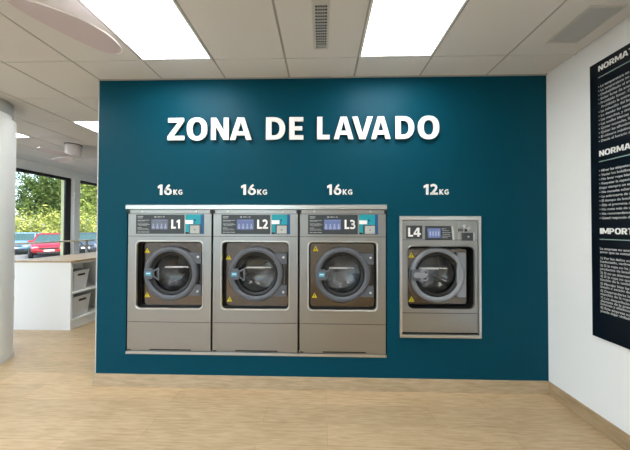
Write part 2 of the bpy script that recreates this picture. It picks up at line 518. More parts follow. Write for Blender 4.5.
lamp_labels = {
    (-1, -1): 'glowing square ceiling panel light left of the narrow louvred vent, nearest the lettering',
    (0, -1): 'glowing square ceiling panel light right of the narrow louvred vent',
    (-2, 0): 'glowing ceiling panel light in the far room, cut off by the teal wall edge',
    (-3, 0): 'glowing ceiling panel light in the far room, beside the white column head',
}
for n, (x, y) in enumerate(lamps):
    i = round((x - (GX - .6)) / 1.8); j = round((y - (GY - .6)) / 1.8)
    key = {(0, 0): (-1, -1), (1, 0): (0, -1), (-1, 1): (-2, 0), (-2, 1): (-3, 0)}.get((i, j))
    lab = lamp_labels.get(key, 'square ceiling panel light outside the picture, in the ceiling behind or beside the viewer')
    t = thing('ceiling_light', (x + .3, y + .3, H), lab, 'ceiling light', 'square ceiling panel lights')
    off = (x + .3, y + .3, H)
    MB().prism(rect(x + .006, x + .594, y + .006, y + .594), [rect(x + .022, x + .578, y + .022, y + .578)], H - .004, H + .03, lambda u, v, d: (u, v, d)).build('frame', M['lampframe'], t, off)
    MB().box(x + .02, x + .58, y + .02, y + .58, H + .014, H + .022).build('diffuser', M['diffuser'], t, off)

# grilles
x0, x1, y0, y1 = VENT1
t = thing('ceiling_vent', ((x0 + x1) / 2, (y0 + y1) / 2, H), 'narrow white ceiling vent with dark louvre openings between the two panel lights', 'vent', 'ceiling vents')
off = t.location.copy()
F3 = lambda u, v, d: (u, v, d)
MB().prism(rect(x0, x1, y0, y1), [rect(x0 + .022, x1 - .016, y0 + .036, y1 - .014)], H - .005, H + .003, F3).build('frame', M['vent'], t, off, bevel=.002)
MB().box(x0 + .02, x1 - .014, y0 + .034, y1 - .012, H + .020, H + .024).build('backing', M['vent_dark'], t, off)
cx0, cx1, cy0, cy1 = x0 + .022, x1 - .016, y0 + .036, y1 - .014
lv = MB()
for q in range(1, 5): lv.box(cx0 + (cx1 - cx0) * q / 5 - .0022, cx0 + (cx1 - cx0) * q / 5 + .0022, cy0, cy1, H - .002, H + .004)
for q in range(1, 15): lv.box(cx0, cx1, cy0 + (cy1 - cy0) * q / 15 - .004, cy0 + (cy1 - cy0) * q / 15 + .004, H - .001, H + .004)
lv.build('louvre', M['vent_grey'], t, off)
x0, x1, y0, y1 = VENT2
t = thing('ceiling_vent', ((x0 + x1) / 2, (y0 + y1) / 2, H), 'wide grey ceiling vent with fine slats above the right white wall', 'vent', 'ceiling vents')
off = t.location.copy()
MB().prism(rect(x0, x1, y0, y1), [rect(x0 + .02, x1 - .014, y0 + .02, y1 - .02)], H - .005, H + .003, F3).build('frame', M['vent'], t, off, bevel=.002)
MB().box(x0 + .018, x1 - .012, y0 + .018, y1 - .018, H + .010, H + .014).build('backing', M['vent_dark'], t, off)
lv = MB()
n = 13
for q in range(n):
    u = x0 + .02 + (x1 - x0 - .034) * (q + .5) / n
    lv.box(u - .0067, u + .0067, y0 + .02, y1 - .02, H - .003, H + .002)
lv.build('louvre', M['vent_grey'], t, off)

# round column on the left
cxp, cyp, cr = -3.822, .30, .32
col = MB()
col.lathe_z(cxp, cyp, [(cr, .055), (cr, 2.685), (cr - .035, 2.70), (cr - .035, 2.745)], 64)
pil = col.build('pillar', M['column'], smooth=True, kind='structure')
MB().lathe_z(cxp, cyp, [(cr + .004, 0), (cr + .004, .045), (cr - .006, .048), (cr - .006, .056)], 64).build('base_ring', M['column'], pil, smooth=True)
MB().lathe_z(cxp, cyp, [(cr - .022, 2.745), (cr - .022, H)], 64).build('head_collar', M['vent_grey'], pil, smooth=True)

# plinths carrying the machines inside the partition
MB().box(-1.95, .62, .062, 1.0, 0, .332).build('trim_3', M['gap'], kind='structure')
MB().box(.66, 1.40, .062, 1.0, 0, .501).build('trim_4', M['gap'], kind='structure')

# ------------------------------------------------------------------ washing machines
def door_set(t, off, cx, cz, r, ri, light, y=0.0):
    """door ring with gasket, bowl, handle, hinges as sub-parts"""
    rm = M['ring_light'] if light else M['ring']
    d = MB().lathe_y(cx, cz, [(r, y + .088), (r, y + .045), (r - .008, y + .032), (r - .024, y + .026), (ri + .012, y + .028), (ri + .002, y + .036), (ri, y + .06), (ri, y + .088)], 72, closed=True).build('door', rm, t, off, smooth=True)
    MB().lathe_y(cx, cz, [(ri, y + .05), (ri - .010, y + .046), (ri - .032, y + .056), (ri - .036, y + .088), (ri, y + .088)], 64, closed=True).build('gasket', M['black'], d, off, smooth=True)
    g = ri - .034
    MB().lathe_y(cx, cz, [(g, y + .062), (g * .985, y + .072), (g * .95, y + .10), (g * .88, y + .132), (g * .72, y + .158), (g * .45, y + .172), (.01, y + .178)], 64, cap1=True).build('door_glass', M['bowl'], d, off, smooth=True)
    return d

def bowl_strip(d, off, x0, x1, z, y):  # white bar and two short pieces set inside the door bowl
    m = MB().box(x0, x0 + (x1 - x0) * .72, y, y + .003, z - .011, z + .006)
    m.box(x0 + (x1 - x0) * .74, x0 + (x1 - x0) * .82, y, y + .003, z - .006, z + .006).box(x0 + (x1 - x0) * .84, x1, y, y + .003, z - .007, z + .003)
    m.build('pale_strip', M['strip'], d, off)

def warn(t, off, x, z, y, s=.047):
    tri = [(x - s * .56, z - s * .46), (x + s * .56, z - s * .46), (x, z + s * .54)]
    w = MB().prism(tri, [], y - .0012, y).build('warning_sticker', M['yellow'], t, off)
    q = MB().prism([(x - s * .05, z - s * .12), (x + s * .05, z - s * .12), (x + s * .08, z + s * .24), (x - s * .08, z + s * .24)], [], y - .0018, y - .0011)
    q.prism(circ(x, z - s * .26, s * .065, 10), [], y - .0018, y - .0011)
    q.build('exclamation_mark', M['black'], w, off)

def drum_parts(t, off, cx, cz, r, y):
    MB().lathe_y(cx, cz, [(r, y + .12), (r, y + .60)], 48).build('drum', M['drum'], t, off, smooth=True)
    b = MB().lathe_y(cx, cz, [(r, y + .60), (r * .5, y + .58), (.05, y + .57), (.045, y + .55), (.005, y + .545)], 48, cap1=True)
    b.build('drum_back', M['drum'], t, off, smooth=True)
    for q in range(3):
        ribs = MB()
        a = math.radians(90 + 120 * q)
        ca, sa = math.cos(a), math.sin(a)
        w = .035
        ring = []
        for yy in (y + .15, y + .58):
            ring.append([(cx + ca * rr_ - sa * ww, yy, cz + sa * rr_ + ca * ww) for rr_, ww in ((r, -w), (r - .07, -.012), (r - .07, .012), (r, w))])
        ribs.rings(ring)
        ribs.build('drum_lifter', M['drum'], t, off)

def make_big(cx):
    loc = (cx, 0, .332)
    off = loc
    t = thing('washing_machine', loc, 'x', 'washing machine', 'row of three large washing machines')
    F = -.006            # front skin
    hw = .393
    # cabinet behind the wall opening
    c = MB().box(cx - hw, cx - hw + .004, .0, .86, .345, 1.64).box(cx + hw - .004, cx + hw, 0, .86, .345, 1.64)
    c.box(cx - hw, cx + hw, .856, .86, .345, 1.64).box(cx - hw, cx + hw, 0, .86, 1.636, 1.64).box(cx - hw, cx + hw, 0.01, .86, .3325, .345)
    c.build('cabinet', M['steel'], t, off)
    # door frame panel with the rounded recess
    zc = 1.038
    outer = rect(cx - hw, cx + hw, .603, 1.396)
    inner = rr(cx - .313, cx + .313, .726, 1.350, .038)
    MB().prism(outer, [inner], F, F + .012).build('front_panel', M['steel'], t, off)
    lip = MB()
    n = len(inner)
    cen = Vector((cx, zc))
    grow = lambda s: [(cx + (p[0] - cx) * (1 + s / .313), zc + (p[1] - zc) * (1 + s / .313)) for p in inner]
    lip.rings([[(p[0], yy, p[1]) for p in grow(s)] for s, yy in ((.009, F), (.007, F - .005), (.002, F - .006), (-.003, F - .002), (-.005, F + .012))], False, False)
    lip.build('recess_lip', M['steel_bright'], t, off, smooth=True)
    MB().rings([[(p[0], yy, p[1]) for p in grow(-.004)] for yy in (F + .01, .064)], False, False).build('recess_wall', M['black'], t, off)
    MB().prism(grow(-.004), [rr(cx - .298, cx + .298, .742, 1.334, .03)], .046, .064).build('recess_gasket', M['black'], t, off)
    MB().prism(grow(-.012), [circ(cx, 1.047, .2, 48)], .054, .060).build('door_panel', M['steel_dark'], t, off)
    # control strip, head strip with screws, kick panel
    MB().box(cx - hw, cx + hw, F, F + .012, 1.400, 1.606).build('control_strip', M['steel'], t, off)
    hs = MB().box(cx - hw, cx + hw, F, F + .012, 1.610, 1.646).build('head_strip', M['steel'], t, off)
    for sx in (-.26, .254):
        MB().lathe_y(cx + sx, 1.630, [(.009, F), (.009, F - .004), (.005, F - .006)], 14, cap1=True).build('screw', M['steel_bright'], hs, off, smooth=True)
    for sx in (-1, 1):
        MB().box(cx + sx * (hw - .002) - .012, cx + sx * (hw - .002) + .012, F - .004, F + .008, 1.612, 1.642).build('corner_bracket', M['black'], t, off)
    kp = MB().box(cx - hw, cx + hw, F, F + .012, .336, .599).build('kick_panel', M['steel'], t, off)
    MB().box(cx - .18, cx + .21, F - .0015, F, .340, .351).build('toe_slot', M['black'], kp, off)
    MB().box(cx - hw + .004, cx - hw + .036, F - .0015, F, .337, .348).build('toe_slot', M['black'], kp, off)
    for z in (.601, 1.398, 1.608): MB().box(cx - hw, cx + hw, F + .004, F + .014, z - .003, z + .003).build('seam', M['gap'], t, off)
    # control panel
    P0, P1 = F - .004, F
    a0, a1, b0, b1 = cx - .318, cx + .138, 1.421, 1.600
    cp = MB().box(a0, a1, P0, P1, b0, b1).build('control_panel', M['panel'], t, off, bevel=.001)
    pr = MB()
    q0 = P0 - .0008
    for z, segs, hh in ((1.581, ((0, .052),), .005), (1.568, ((0, .045),), .003), (1.547, ((0, .03), (.034, .112)), .003), (1.540, ((0, .07),), .002),
                        (1.520, ((0, .05), (.055, .1)), .002), (1.508, ((0, .03), (.036, .114)), .003), (1.498, ((.01, .09),), .002),
                        (1.478, ((0, .04),), .003), (1.468, ((0, .10),), .002), (1.458, ((0, .06), (.066, .11)), .002), (1.437, ((0, .025), (.03, .07), (.074, .112)), .004)):
        for s0, s1 in segs: pr.box(a0 + .016 + s0, a0 + .016 + s1, q0, P0, z - hh, z + hh)
    pr.build('printed_lines', M['print'], cp, off)
    pr = MB().box(cx - .142, cx - .124, q0, P0, 1.571, 1.586)
    for s0, s1 in ((-.114, -.086), (-.082, -.075), (-.064, -.046)): pr.box(cx + s0, cx + s1, q0, P0, 1.574, 1.584)
    pr.build('header_mark', M['print'], cp, off)
    # card and coin terminal
    e0, e1 = cx + .151, cx + .322
    py = MB().box(e0, e1, P0, P1, b0, b1 + .002).build('payment_terminal', M['pay'], t, off, bevel=.001)
    MB().box(e1 - .028, e1, P0 - .001, P0 + .001, b0, b1 + .002).build('blue_edge', M['payblue'], py, off)
    MB().box(e0, e0 + .072, P0 - .001, P0, 1.514, 1.549).build('white_sticker', M['white'], py, off)
    MB().prism(circ(e0 + .088, 1.548, .011, 14), [], P0 - .002, P0).box(e0 + .077, e0 + .087, P0 - .0018, P0, 1.515, 1.53).build('coin_slot', M['payblue'], py, off)
    MB().box(e0 + .036, e0 + .146, P0 - .0012, P0, b0, 1.508).build('recess_shadow_frame', M['panel'], py, off)
    kpd = MB().box(e0 + .05, e0 + .14, P0 - .016, P0, b0 + .004, 1.500)
    kpd.build('card_reader', M['keypad'], py, off, bevel=.003)
    MB().prism(circ(e0 + .095, 1.461, .006, 12), [], P0 - .018, P0 - .0155).build('keyhole', M['panel'], py, off)
    MB().box(e0, e0 + .03, P0 - .001, P0, b0, b0 + .016).build('dark_corner', M['gap'], py, off)
    # door
    dx, dz = cx, 1.047
    d = door_set(t, off, dx, dz, .257, .204, False, -.024)
    # hinges on the right
    for z in (1.192, .893):
        MB().box(dx + .17, dx + .288, .020, .056, z - .052, z + .052).build('hinge', M['ring'], d, off, bevel=.004)
        MB().lathe_y(dx + .258, z + (.012 if z > 1 else -.012), [(.011, .020), (.011, .014), (.006, .011)], 12, cap1=True).build('hinge_bolt', M['steel_bright'], d, off, smooth=True)
    MB().box(dx + .272, dx + .292, .03, .055, .845, 1.24).build('hinge_rail', M['black'], d, off)
    # handle: badge block and trapezoid grip reaching over the glass
    hx = dx - .187
    MB().prism(rr(hx - .036, hx + .034, dz - .046, dz + .05, .008), [], -.016, .012).build('handle', M['ring'], d, off, bevel=.003)
    MB().prism([(hx + .034, dz - .028), (hx + .093, dz - .064), (hx + .093, dz + .062), (hx + .034, dz + .034)],
               [[(hx + .046, dz - .017), (hx + .080, dz - .042), (hx + .080, dz + .040), (hx + .046, dz + .022)]], -.013, .004).build('grip_loop', M['ring'], d, off, bevel=.003)
    MB().box(hx - .03, hx + .022, -.0185, -.016, dz - .016, dz + .022).build('badge', M['badge'], d, off, bevel=.001)
    bt = MB().box(hx - .022, hx + .014, -.0195, -.0185, dz + .002, dz + .010)
    bt.build('badge_mark', M['white'], d, off)
    bowl_strip(d, off, dx - .128, dx + .135, 1.095, .128)
    drum_parts(t, off, dx, dz, .26, .0)
    return t

big = make_big(MC[0])
labs = ['stainless front-loading washing machine marked L1, leftmost under the first 16 KG',
        'stainless front-loading washing machine marked L2, middle of the row of three',
        'stainless front-loading washing machine marked L3, third in the row beside bare teal wall']
big['label'] = labs[0]
machines = [big]
for i in (1, 2):
    r, _ = dup(big, (MC[i], 0, .332), labs[i])
    machines.append(r)
# what differs from machine to machine: number and screen
for i, t in enumerate(machines):
    cp = [c for c in kids(t) if c.name.startswith('control_panel')][0]
    cx = MC[i]; off = (cx, 0, .332)
    for wx, wz in (((-.2505, 1.258), (-.2485, .836)), ((-.271, 1.200), (-.258, .802)), ((-.2495, 1.282), (-.2585, .844)))[i]:
        warn(t, off, cx + wx, wz, .054)
    q = -.0108
    tx = MB()
    put(tx, 'L', cx + .017, cx + .060, 1.470, 1.554, q, q + .001)
    if i == 0: put(tx, '1', cx + .066, cx + .104, 1.470, 1.554, q, q + .001)
    if i == 1: put(tx, '2', cx + .066, cx + .118, 1.470, 1.554, q, q + .001)
    if i == 2: put(tx, '3', cx + .066, cx + .118, 1.470, 1.554, q, q + .001)
    tx.build('number', M['white'], cp, off)
    MB().box(cx - .172, cx - .016, q, q + .001, 1.462, 1.556).build('screen', M['screen_pale'] if i == 0 else M['screen'], cp, off)
    ic = MB()
    for k_ in range(4):
        u = cx - .152 + .0385 * k_
        ic.box(u - .010, u + .010, q - .0006, q, 1.470, 1.492).box(u - .006, u + .006, q - .0006, q, 1.494, 1.516)
    ic.box(cx - .168, cx - .02, q - .0006, q, 1.546, 1.5475)
    ic.build('screen_icons', M['icon'], cp, off)

# steel cover rails over and under the row
a, b = -1.868, .550
r = MB().prism([(-.026, 1.650), (.02, 1.650), (.02, 1.6955), (-.012, 1.6955), (-.026, 1.688)], [], a, b, lambda u, v, d: (d, u, v)).build('cover_rail', M['steel_bright'], off=(-.66, 0, 1.65), bevel=.0015)
tag(r, 'long bright steel rail capping the three large washing machines', 'rail')
r = MB().box(a + .004, b - .002, -.012, .058, .305, .3300).build('threshold_rail', M['steel_bright'], off=(-.66, 0, .305), bevel=.0015)
r2 = tag(r, 'thin bright steel sill strip under the three large washing machines', 'rail')
r.location.y += 0
# ---- the smaller machine L4
def make_small():
    cx = L4
    loc = off = (cx, 0, .502)
    t = thing('washing_machine', loc, 'smaller stainless washing machine marked L4, alone on the right under 12 KG', 'washing machine')
    F = -.004
    x0, x1, z0, z1 = .672, 1.384, .502, 1.582
    MB().prism(rect(.664, 1.392, .492, 1.590), [rect(.688, 1.370, .520, 1.552)], -.024, .0).build('surround_frame', M['steel_bright'], t, off, bevel=.003)
    c = MB().box(x0 + .004, x0 + .008, 0, .8, z0, z1 - .02).box(x1 - .008, x1 - .004, 0, .8, z0, z1 - .02).box(x0 + .004, x1 - .004, .796, .8, z0, z1 - .02)
    c.box(x0 + .004, x1 - .004, 0, .8, z1 - .024, z1 - .02).box(x0 + .004, x1 - .004, .02, .8, z0, z0 + .02)
    c.build('cabinet', M['steel'], t, off)
    inner = rr(.737, 1.341, .746, 1.316, .05)
    ix, iz = 1.039, 1.031
    grow = lambda s: [(ix + (p[0] - ix) * (1 + s / .302), iz + (p[1] - iz) * (1 + s / .302)) for p in inner]
    MB().prism(rect(.690, 1.368, .712, 1.371), [inner], F, F + .012).build('front_panel', M['steel'], t, off)
    lip = MB().rings([[(p[0], yy, p[1]) for p in grow(s)] for s, yy in ((.007, F), (.004, F - .005), (-.002, F - .004), (-.005, F + .012))], False, False)
    lip.build('recess_lip', M['steel'], t, off, smooth=True)
    MB().rings([[(p[0], yy, p[1]) for p in grow(-.004)] for yy in (F + .01, .118)], False, False).build('recess_wall', M['black'], t, off)
    MB().prism(grow(-.004), [rr(.772, 1.306, .776, 1.29, .04)], .112, .118).build('recess_gasket', M['black'], t, off)
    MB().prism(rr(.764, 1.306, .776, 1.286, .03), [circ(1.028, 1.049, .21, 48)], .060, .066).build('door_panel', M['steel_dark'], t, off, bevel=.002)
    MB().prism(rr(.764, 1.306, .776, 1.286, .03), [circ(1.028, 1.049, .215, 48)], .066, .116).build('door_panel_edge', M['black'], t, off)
    MB().box(.690, 1.368, F, F + .012, 1.375, 1.550).build('control_strip', M['steel'], t, off)
    MB().box(.690, 1.368, F, F + .012, .536, .706).build('kick_panel', M['steel'], t, off)
    for za, zb in ((.520, .540), (.704, .714), (1.369, 1.377)): MB().box(.690, 1.368, F + .004, F + .015, za, zb).build('seam', M['gap'], t, off)
    for u in (.71, 1.335):
        MB().lathe_z(u, .02, [(.012, .516), (.02, .52), (.02, .536)], 14).build('foot', M['steel_bright'], t, off)
    # number plate, display, coin parts
    q = F - .004
    pl = MB().box(.728, .872, q, F, 1.383, 1.503).build('number_plate', M['panel'], t, off)
    tx = MB(); put(tx, 'L', .744, .789, 1.402, 1.484, q - .001, q); put(tx, '4', .793, .858, 1.402, 1.484, q - .001, q)
    tx.build('number', M['white'], pl, off)
    dp = MB().box(.898, 1.150, q, F, 1.374, 1.500).build('control_panel', M['panel'], t, off)
    MB().prism([(.926, 1.392), (1.036, 1.392), (1.036, 1.478), (.916, 1.478)], [], q - .001, q).build('screen', M['screen'], dp, off)
    ic = MB()
    for k_ in range(4): ic.box(.938 + .025 * k_, .950 + .025 * k_, q - .0016, q - .001, 1.41, 1.45)
    ic.build('screen_icons', M['icon'], dp, off)
    pr = MB()
    for z, s0, s1 in ((1.474, 1.044, 1.09), (1.458, 1.05, 1.11), (1.44, 1.05, 1.126), (1.424, 1.056, 1.12), (1.408, 1.05, 1.13), (1.394, 1.05, 1.10)): pr.box(s0, s1, q - .001, q, z - .003, z + .003)
    pr.build('printed_lines', M['print'], dp, off)
    MB().prism([(1.142, 1.374), (1.158, 1.374), (1.146, 1.50), (1.130, 1.50)], [], q - .006, q).build('panel_edge', M['steel_bright'], dp, off)
    cn = MB().box(1.186, 1.356, F - .003, F, 1.376, 1.540).build('coin_unit', M['steel'], t, off, bevel=.001)
    for u, z in ((1.246, 1.498), (1.287, 1.482)):
        MB().lathe_y(u, z, [(.017, F - .003), (.017, F - .012), (.011, F - .014)], 20, cap1=True).build('lock', M['steel_bright'], cn, off, smooth=True)
    MB().box(1.196, 1.236, F - .008, F - .003, 1.452, 1.474).build('coin_slot', M['panel'], cn, off)
    MB().box(1.252, 1.272, F - .006, F - .003, 1.450, 1.47).build('coin_button', M['black'], cn, off)
    MB().box(1.230, 1.322, F - .014, F - .003, 1.368, 1.438).build('cash_box', M['panel'], cn, off, bevel=.002)
    MB().prism(circ(1.28, 1.404, .008, 12), [], F - .016, F - .0135).build('keyhole', M['steel_bright'], cn, off)
    MB().prism([(1.322, 1.372), (1.334, 1.366), (1.334, 1.44), (1.322, 1.438)], [], F - .018, F - .003).build('cash_box_edge', M['steel_bright'], cn, off)
    # door
    dx, dz = 1.028, 1.049
    d = door_set(t, off, dx, dz, .255, .207, True)
    MB().box(dx + .18, dx + .26, .036, .060, .842, 1.256).build('hinge_plate', M['ring_light'], d, off, bevel=.003)
    for z in (1.13, .94): MB().lathe_z(dx + .262, .05, [(.011, z - .045), (.011, z + .045)], 12).build('hinge', M['black'], d, off, smooth=True)
    hx = dx - .20
    MB().prism(rr(hx - .05, hx + .04, dz - .048, dz + .048, .014), [], -.002, .034).build('handle', M['ring'], d, off, bevel=.005)
    MB().prism(rr(hx - .032, hx + .08, dz - .022, dz + .026, .02), [], -.016, -.001).build('grip', M['ring_light'], d, off, bevel=.006)
    MB().prism(rr(hx + .03, hx + .094, dz - .050, dz + .052, .02), [rr(hx + .044, hx + .082, dz - .036, dz + .038, .012)], -.004, .022).build('grip_loop', M['ring_light'], d, off, bevel=.003)
    bowl_strip(d, off, dx - .146, dx + .132, 1.096, .128)
    for z in (1.228, .818): warn(t, off, .796, z, .060, .05)
    drum_parts(t, off, dx, dz, .26, .0)
    return t
make_small()

# ------------------------------------------------------------------ wall lettering
t = thing('wall_lettering', (-.23, 0, 2.29), 'large white raised letters ZONA DE LAVADO on the teal wall', 'sign')
for ch, x0, x1 in [('Z', -1.482, -1.316), ('O', -1.3, -1.1), ('N', -1.073, -.9), ('A', -.897, -.686), ('D', -.562, -.377), ('E', -.347, -.209),
                   ('L', -.091, .033), ('A', .061, .25), ('V', .229, .425), ('A', .401, .586), ('D', .621, .799), ('O', .824, 1.024)]:
    put(MB(), ch, x0 + .004, x1 - .004, 2.290, 2.497, -.030, -.016).build('letter', M['white'], t, t.location, bevel=.0015)
for word_, xs_, lab in [('16', (-1.58, -1.446, -1.429, -1.345), 'white 16 KG sign above the washing machine marked L1'),
                        ('16', (-.794, -.655, -.641, -.550), 'white 16 KG sign above the washing machine marked L2'),
                        ('16', (.005, .137, .150, .238), 'white 16 KG sign above the washing machine marked L3'),
                        ('12', (.886, 1.016, 1.029, 1.113), 'white 12 KG sign above the small machine marked L4')]:
    t = thing('weight_sign', (xs_[0], 0, 1.784), lab, 'sign', 'weight signs')
    z0 = 1.785
    w = xs_[1] - xs_[0]
    nb = MB()
    put(nb, '1', xs_[0], xs_[0] + w * .40, z0, z0 + .096, -.006, -.0005)
    put(nb, word_[1], xs_[0] + w * .47, xs_[1], z0, z0 + .096, -.006, -.0005)
    nb.build('number', M['white'], t, t.location)
    un = MB()
    w = xs_[3] - xs_[2]
    put(un, 'K', xs_[2], xs_[2] + w * .46, z0 + .001, z0 + .050, -.006, -.0005)
    put(un, 'G', xs_[2] + w * .53, xs_[3], z0 + .001, z0 + .050, -.006, -.0005)
    un.build('unit', M['white'], t, t.location)

# ------------------------------------------------------------------ rules poster on the right wall
PX = XR - .014
PF = lambda u, v, d: (PX + d, -.396 - u, v)
t = thing('rules_poster', (XR, -.382, .685), 'tall dark navy poster with white rules text on the right white wall', 'poster')
off = t.location.copy()
MB().box(PX, XR - .0015, -.900, -.396, .685, 2.700).build('board', M['navy'], t, off, bevel=.001)
zz = lambda py: 2.690 - (py - 68) * .007575
mu = .060
for txt, ytop, ybot, yrule in (('NORMATIVA', 71.2, 76.4, 82.3), ('NORMATIVA', 153.2, 158.6, 163.6), ('IMPORTANTE', 227.4, 232.9, 238)):
    h = MB(); word(h, txt, mu + .002, zz(ybot), zz(ytop) - zz(ybot), -.002, -.0002, PF, gap=.07)
    h.build('heading', M['white'], t, off)
    MB().box(PX - .0015, PX, -.856, -.396 - mu, zz(yrule) - .003, zz(yrule) + .003).build('rule_line', M['rule'], t, off)
s1 = ['• La temperatura no es la', '• La temperatura no', '• Deshabilitado el agua', '• Evitar fugas de agua', '• Prohibido fumar. Cada', '   Prohibido la entrada a',
      '• La selección del lavado', '• Lo demás: las mantas', '• Las manchas, y tintes', '• Las toallas blancas', '• Quitar monedas, llaves', '• Quitar las alfombras', '• El número máximo y', '• Desde el horario de']
s2 = ['• Mirar las etiquetas', '• Vaciar los bolsillos', '• No lavar ropa blanca', '• Respetar la capacidad', 'Dejar siempre un espacio', '• No necesita echar', '• La sobrecarga de ropa', '• El tiempo de lavado',
      '• Elija el programa de', '• No meta más de un', '• No recomendamos la', '• Usted responde de']
s3 = ['La empresa no asume', 'error que se cometa', '1) Por los daños ocasion', 'inadecuado, negligente', '2) Si la ropa no ha sido', 'productos de lavado', '3) Si no se alternan las', '4) Si la ropa no queda', 'función de la cantidad', '5) Manejar bien las',
      'lavado o secado de', '6) Desprenderse las', 'manchas de la ropa', '7) Los desperfectos', 'desgaste de la prenda', 'botones y elásticos', '8) Esta empresa no', 'puede dejar vigilado']
y1 = [91.3 + 4.05 * i for i in range(14)]
y2 = [172.4 + 4.12 * i for i in range(12)]
y3 = [246.8, 250, 255.8, 259, 262.7, 266, 269.7, 273, 276.2, 280, 283, 286.7, 289.8, 293.3, 296.4, 299.3, 302.8, 306]
for ss, yy in ((s1, y1), (s2, y2), (s3[:2], y3[:2]), (s3[2:], y3[2:])):
    tb = MB()
    for l, py in zip(ss, yy):
        font_into(tb, l, .0235, PF, mu, zz(py + 1.1), -.0012, .0007)
    tb.build('text_block', M['ptext'], t, off, fix=False)

# ------------------------------------------------------------------ island counter and baskets
cx0, cx1, cy0, cy1, ct = -4.485, -3.650, 1.265, 2.62, .972
t = thing('island_counter', ((cx0 + cx1) / 2, (cy0 + cy1) / 2, 0), 'white folding counter with oak worktop and open side shelves, left of the teal wall', 'counter')
off = t.location.copy()
MB().box(cx0, cx1, cy0, cy0 + .03, 0, ct).build('end_panel', M['cab'], t, off, bevel=.001)
MB().box(cx0, cx1, cy1 - .03, cy1, 0, ct).build('end_panel', M['cab'], t, off, bevel=.001)
MB().box(cx0, cx0 + .02, cy0 + .03, cy1 - .03, 0, ct).build('back_panel', M['cab'], t, off)
MB().box(cx1 - .46, cx1 - .44, cy0 + .03, cy1 - .03, .10, ct).build('inner_panel', M['cab_in'], t, off)
MB().box(cx1 - .44, cx1 - .002, (cy0 + cy1) / 2 - .012, (cy0 + cy1) / 2 + .012, .12, ct).build('divider', M['cab'], t, off)
MB().box(cx1 - .44, cx1 - .004, cy0 + .03, cy1 - .03, .505, .530).build('shelf', M['cab'], t, off)
MB().box(cx1 - .44, cx1 - .004, cy0 + .03, cy1 - .03, .112, .137).build('shelf', M['cab'], t, off)
MB().box(cx1 - .03, cx1 - .012, cy0 + .03, cy1 - .03, .0, .112).build('plinth', M['cab'], t, off)
MB().box(cx1 - .44, cx1 - .004, cy0 + .03, cy1 - .03, ct - .03, ct).build('top_rail', M['cab'], t, off)
MB().box(cx0 - .03, cx1 + .012, cy0 - .012, cy1 + .012, ct, ct + .026).build('worktop', M['worktop'], t, off, bevel=.002)

def basket(x, y, z, label, depth=.30, w=.27, h=.30):
    t = thing('storage_basket', (x, y, z), label, 'basket', 'grey baskets on the counter shelves')
    def ring(f, zz_, ins=0):
        return [(p[0], p[1], zz_) for p in rr(-depth / 2 * f + ins, depth / 2 * f - ins, -w / 2 * f + ins, w / 2 * f - ins, .03, 4)]
    MB().rings([ring(.8, .0), ring(.82, .01), ring(1, h - .02), ring(1.04, h - .018), ring(1.04, h), ring(1.0, h, .004), ring(.82, .016, .004)], True, True).build('body', M['basket'], t, smooth=True)
    # dark hand slots in the front and back faces
    for sx in (1, -1):
        f = .8 + .2 * (h - .06) / h
        xs_ = sx * (depth / 2 * f + .0035)
        MB().prism(rr(-.06, .06, h - .078, h - .048, .012), [], xs_ - .002, xs_ + .002, lambda u, v, d: (d, u, v)).build('hand_slot', M['slot'], t)
    return t
basket(-3.84, 1.478, .530, 'light grey plastic basket on the upper counter shelf', w=.29)
basket(-3.84, 1.500, .137, 'light grey plastic basket on the lower counter shelf', w=.31, h=.31)

# ------------------------------------------------------------------ window ledge and thermostat
t = thing('window_ledge', (-6.06, 3.2, 0), 'narrow oak ledge on grey posts running along the windows', 'ledge')
off = t.location.copy()
MB().box(-6.17, -5.98, .9, 4.26, 1.136, 1.168).build('board', M['ledge'], t, off, bevel=.002)
for y in (1.0, 1.9, 4.15):
    MB().box(-6.10, -6.06, y - .02, y + .02, 0, 1.138).build('post', M['metal_post'], t, off)
MB().tube([(-6.08, 4.13, .95), (-6.08, 3.93, 1.136)], .012, 8).build('brace', M['metal_post'], t, off)
t = MB().lathe_z(0, 0, [(.06, 0), (.06, .03), (.05, .036)], 28)
o = t.build('thermostat', M['white'], smooth=True, off=(0, 0, 0))
o.rotation_euler = (0, PI / 2, 0); o.location = (WX, 3.955, 2.27)
tag(o, 'small round white thermostat on the pillar between the windows', 'thermostat')

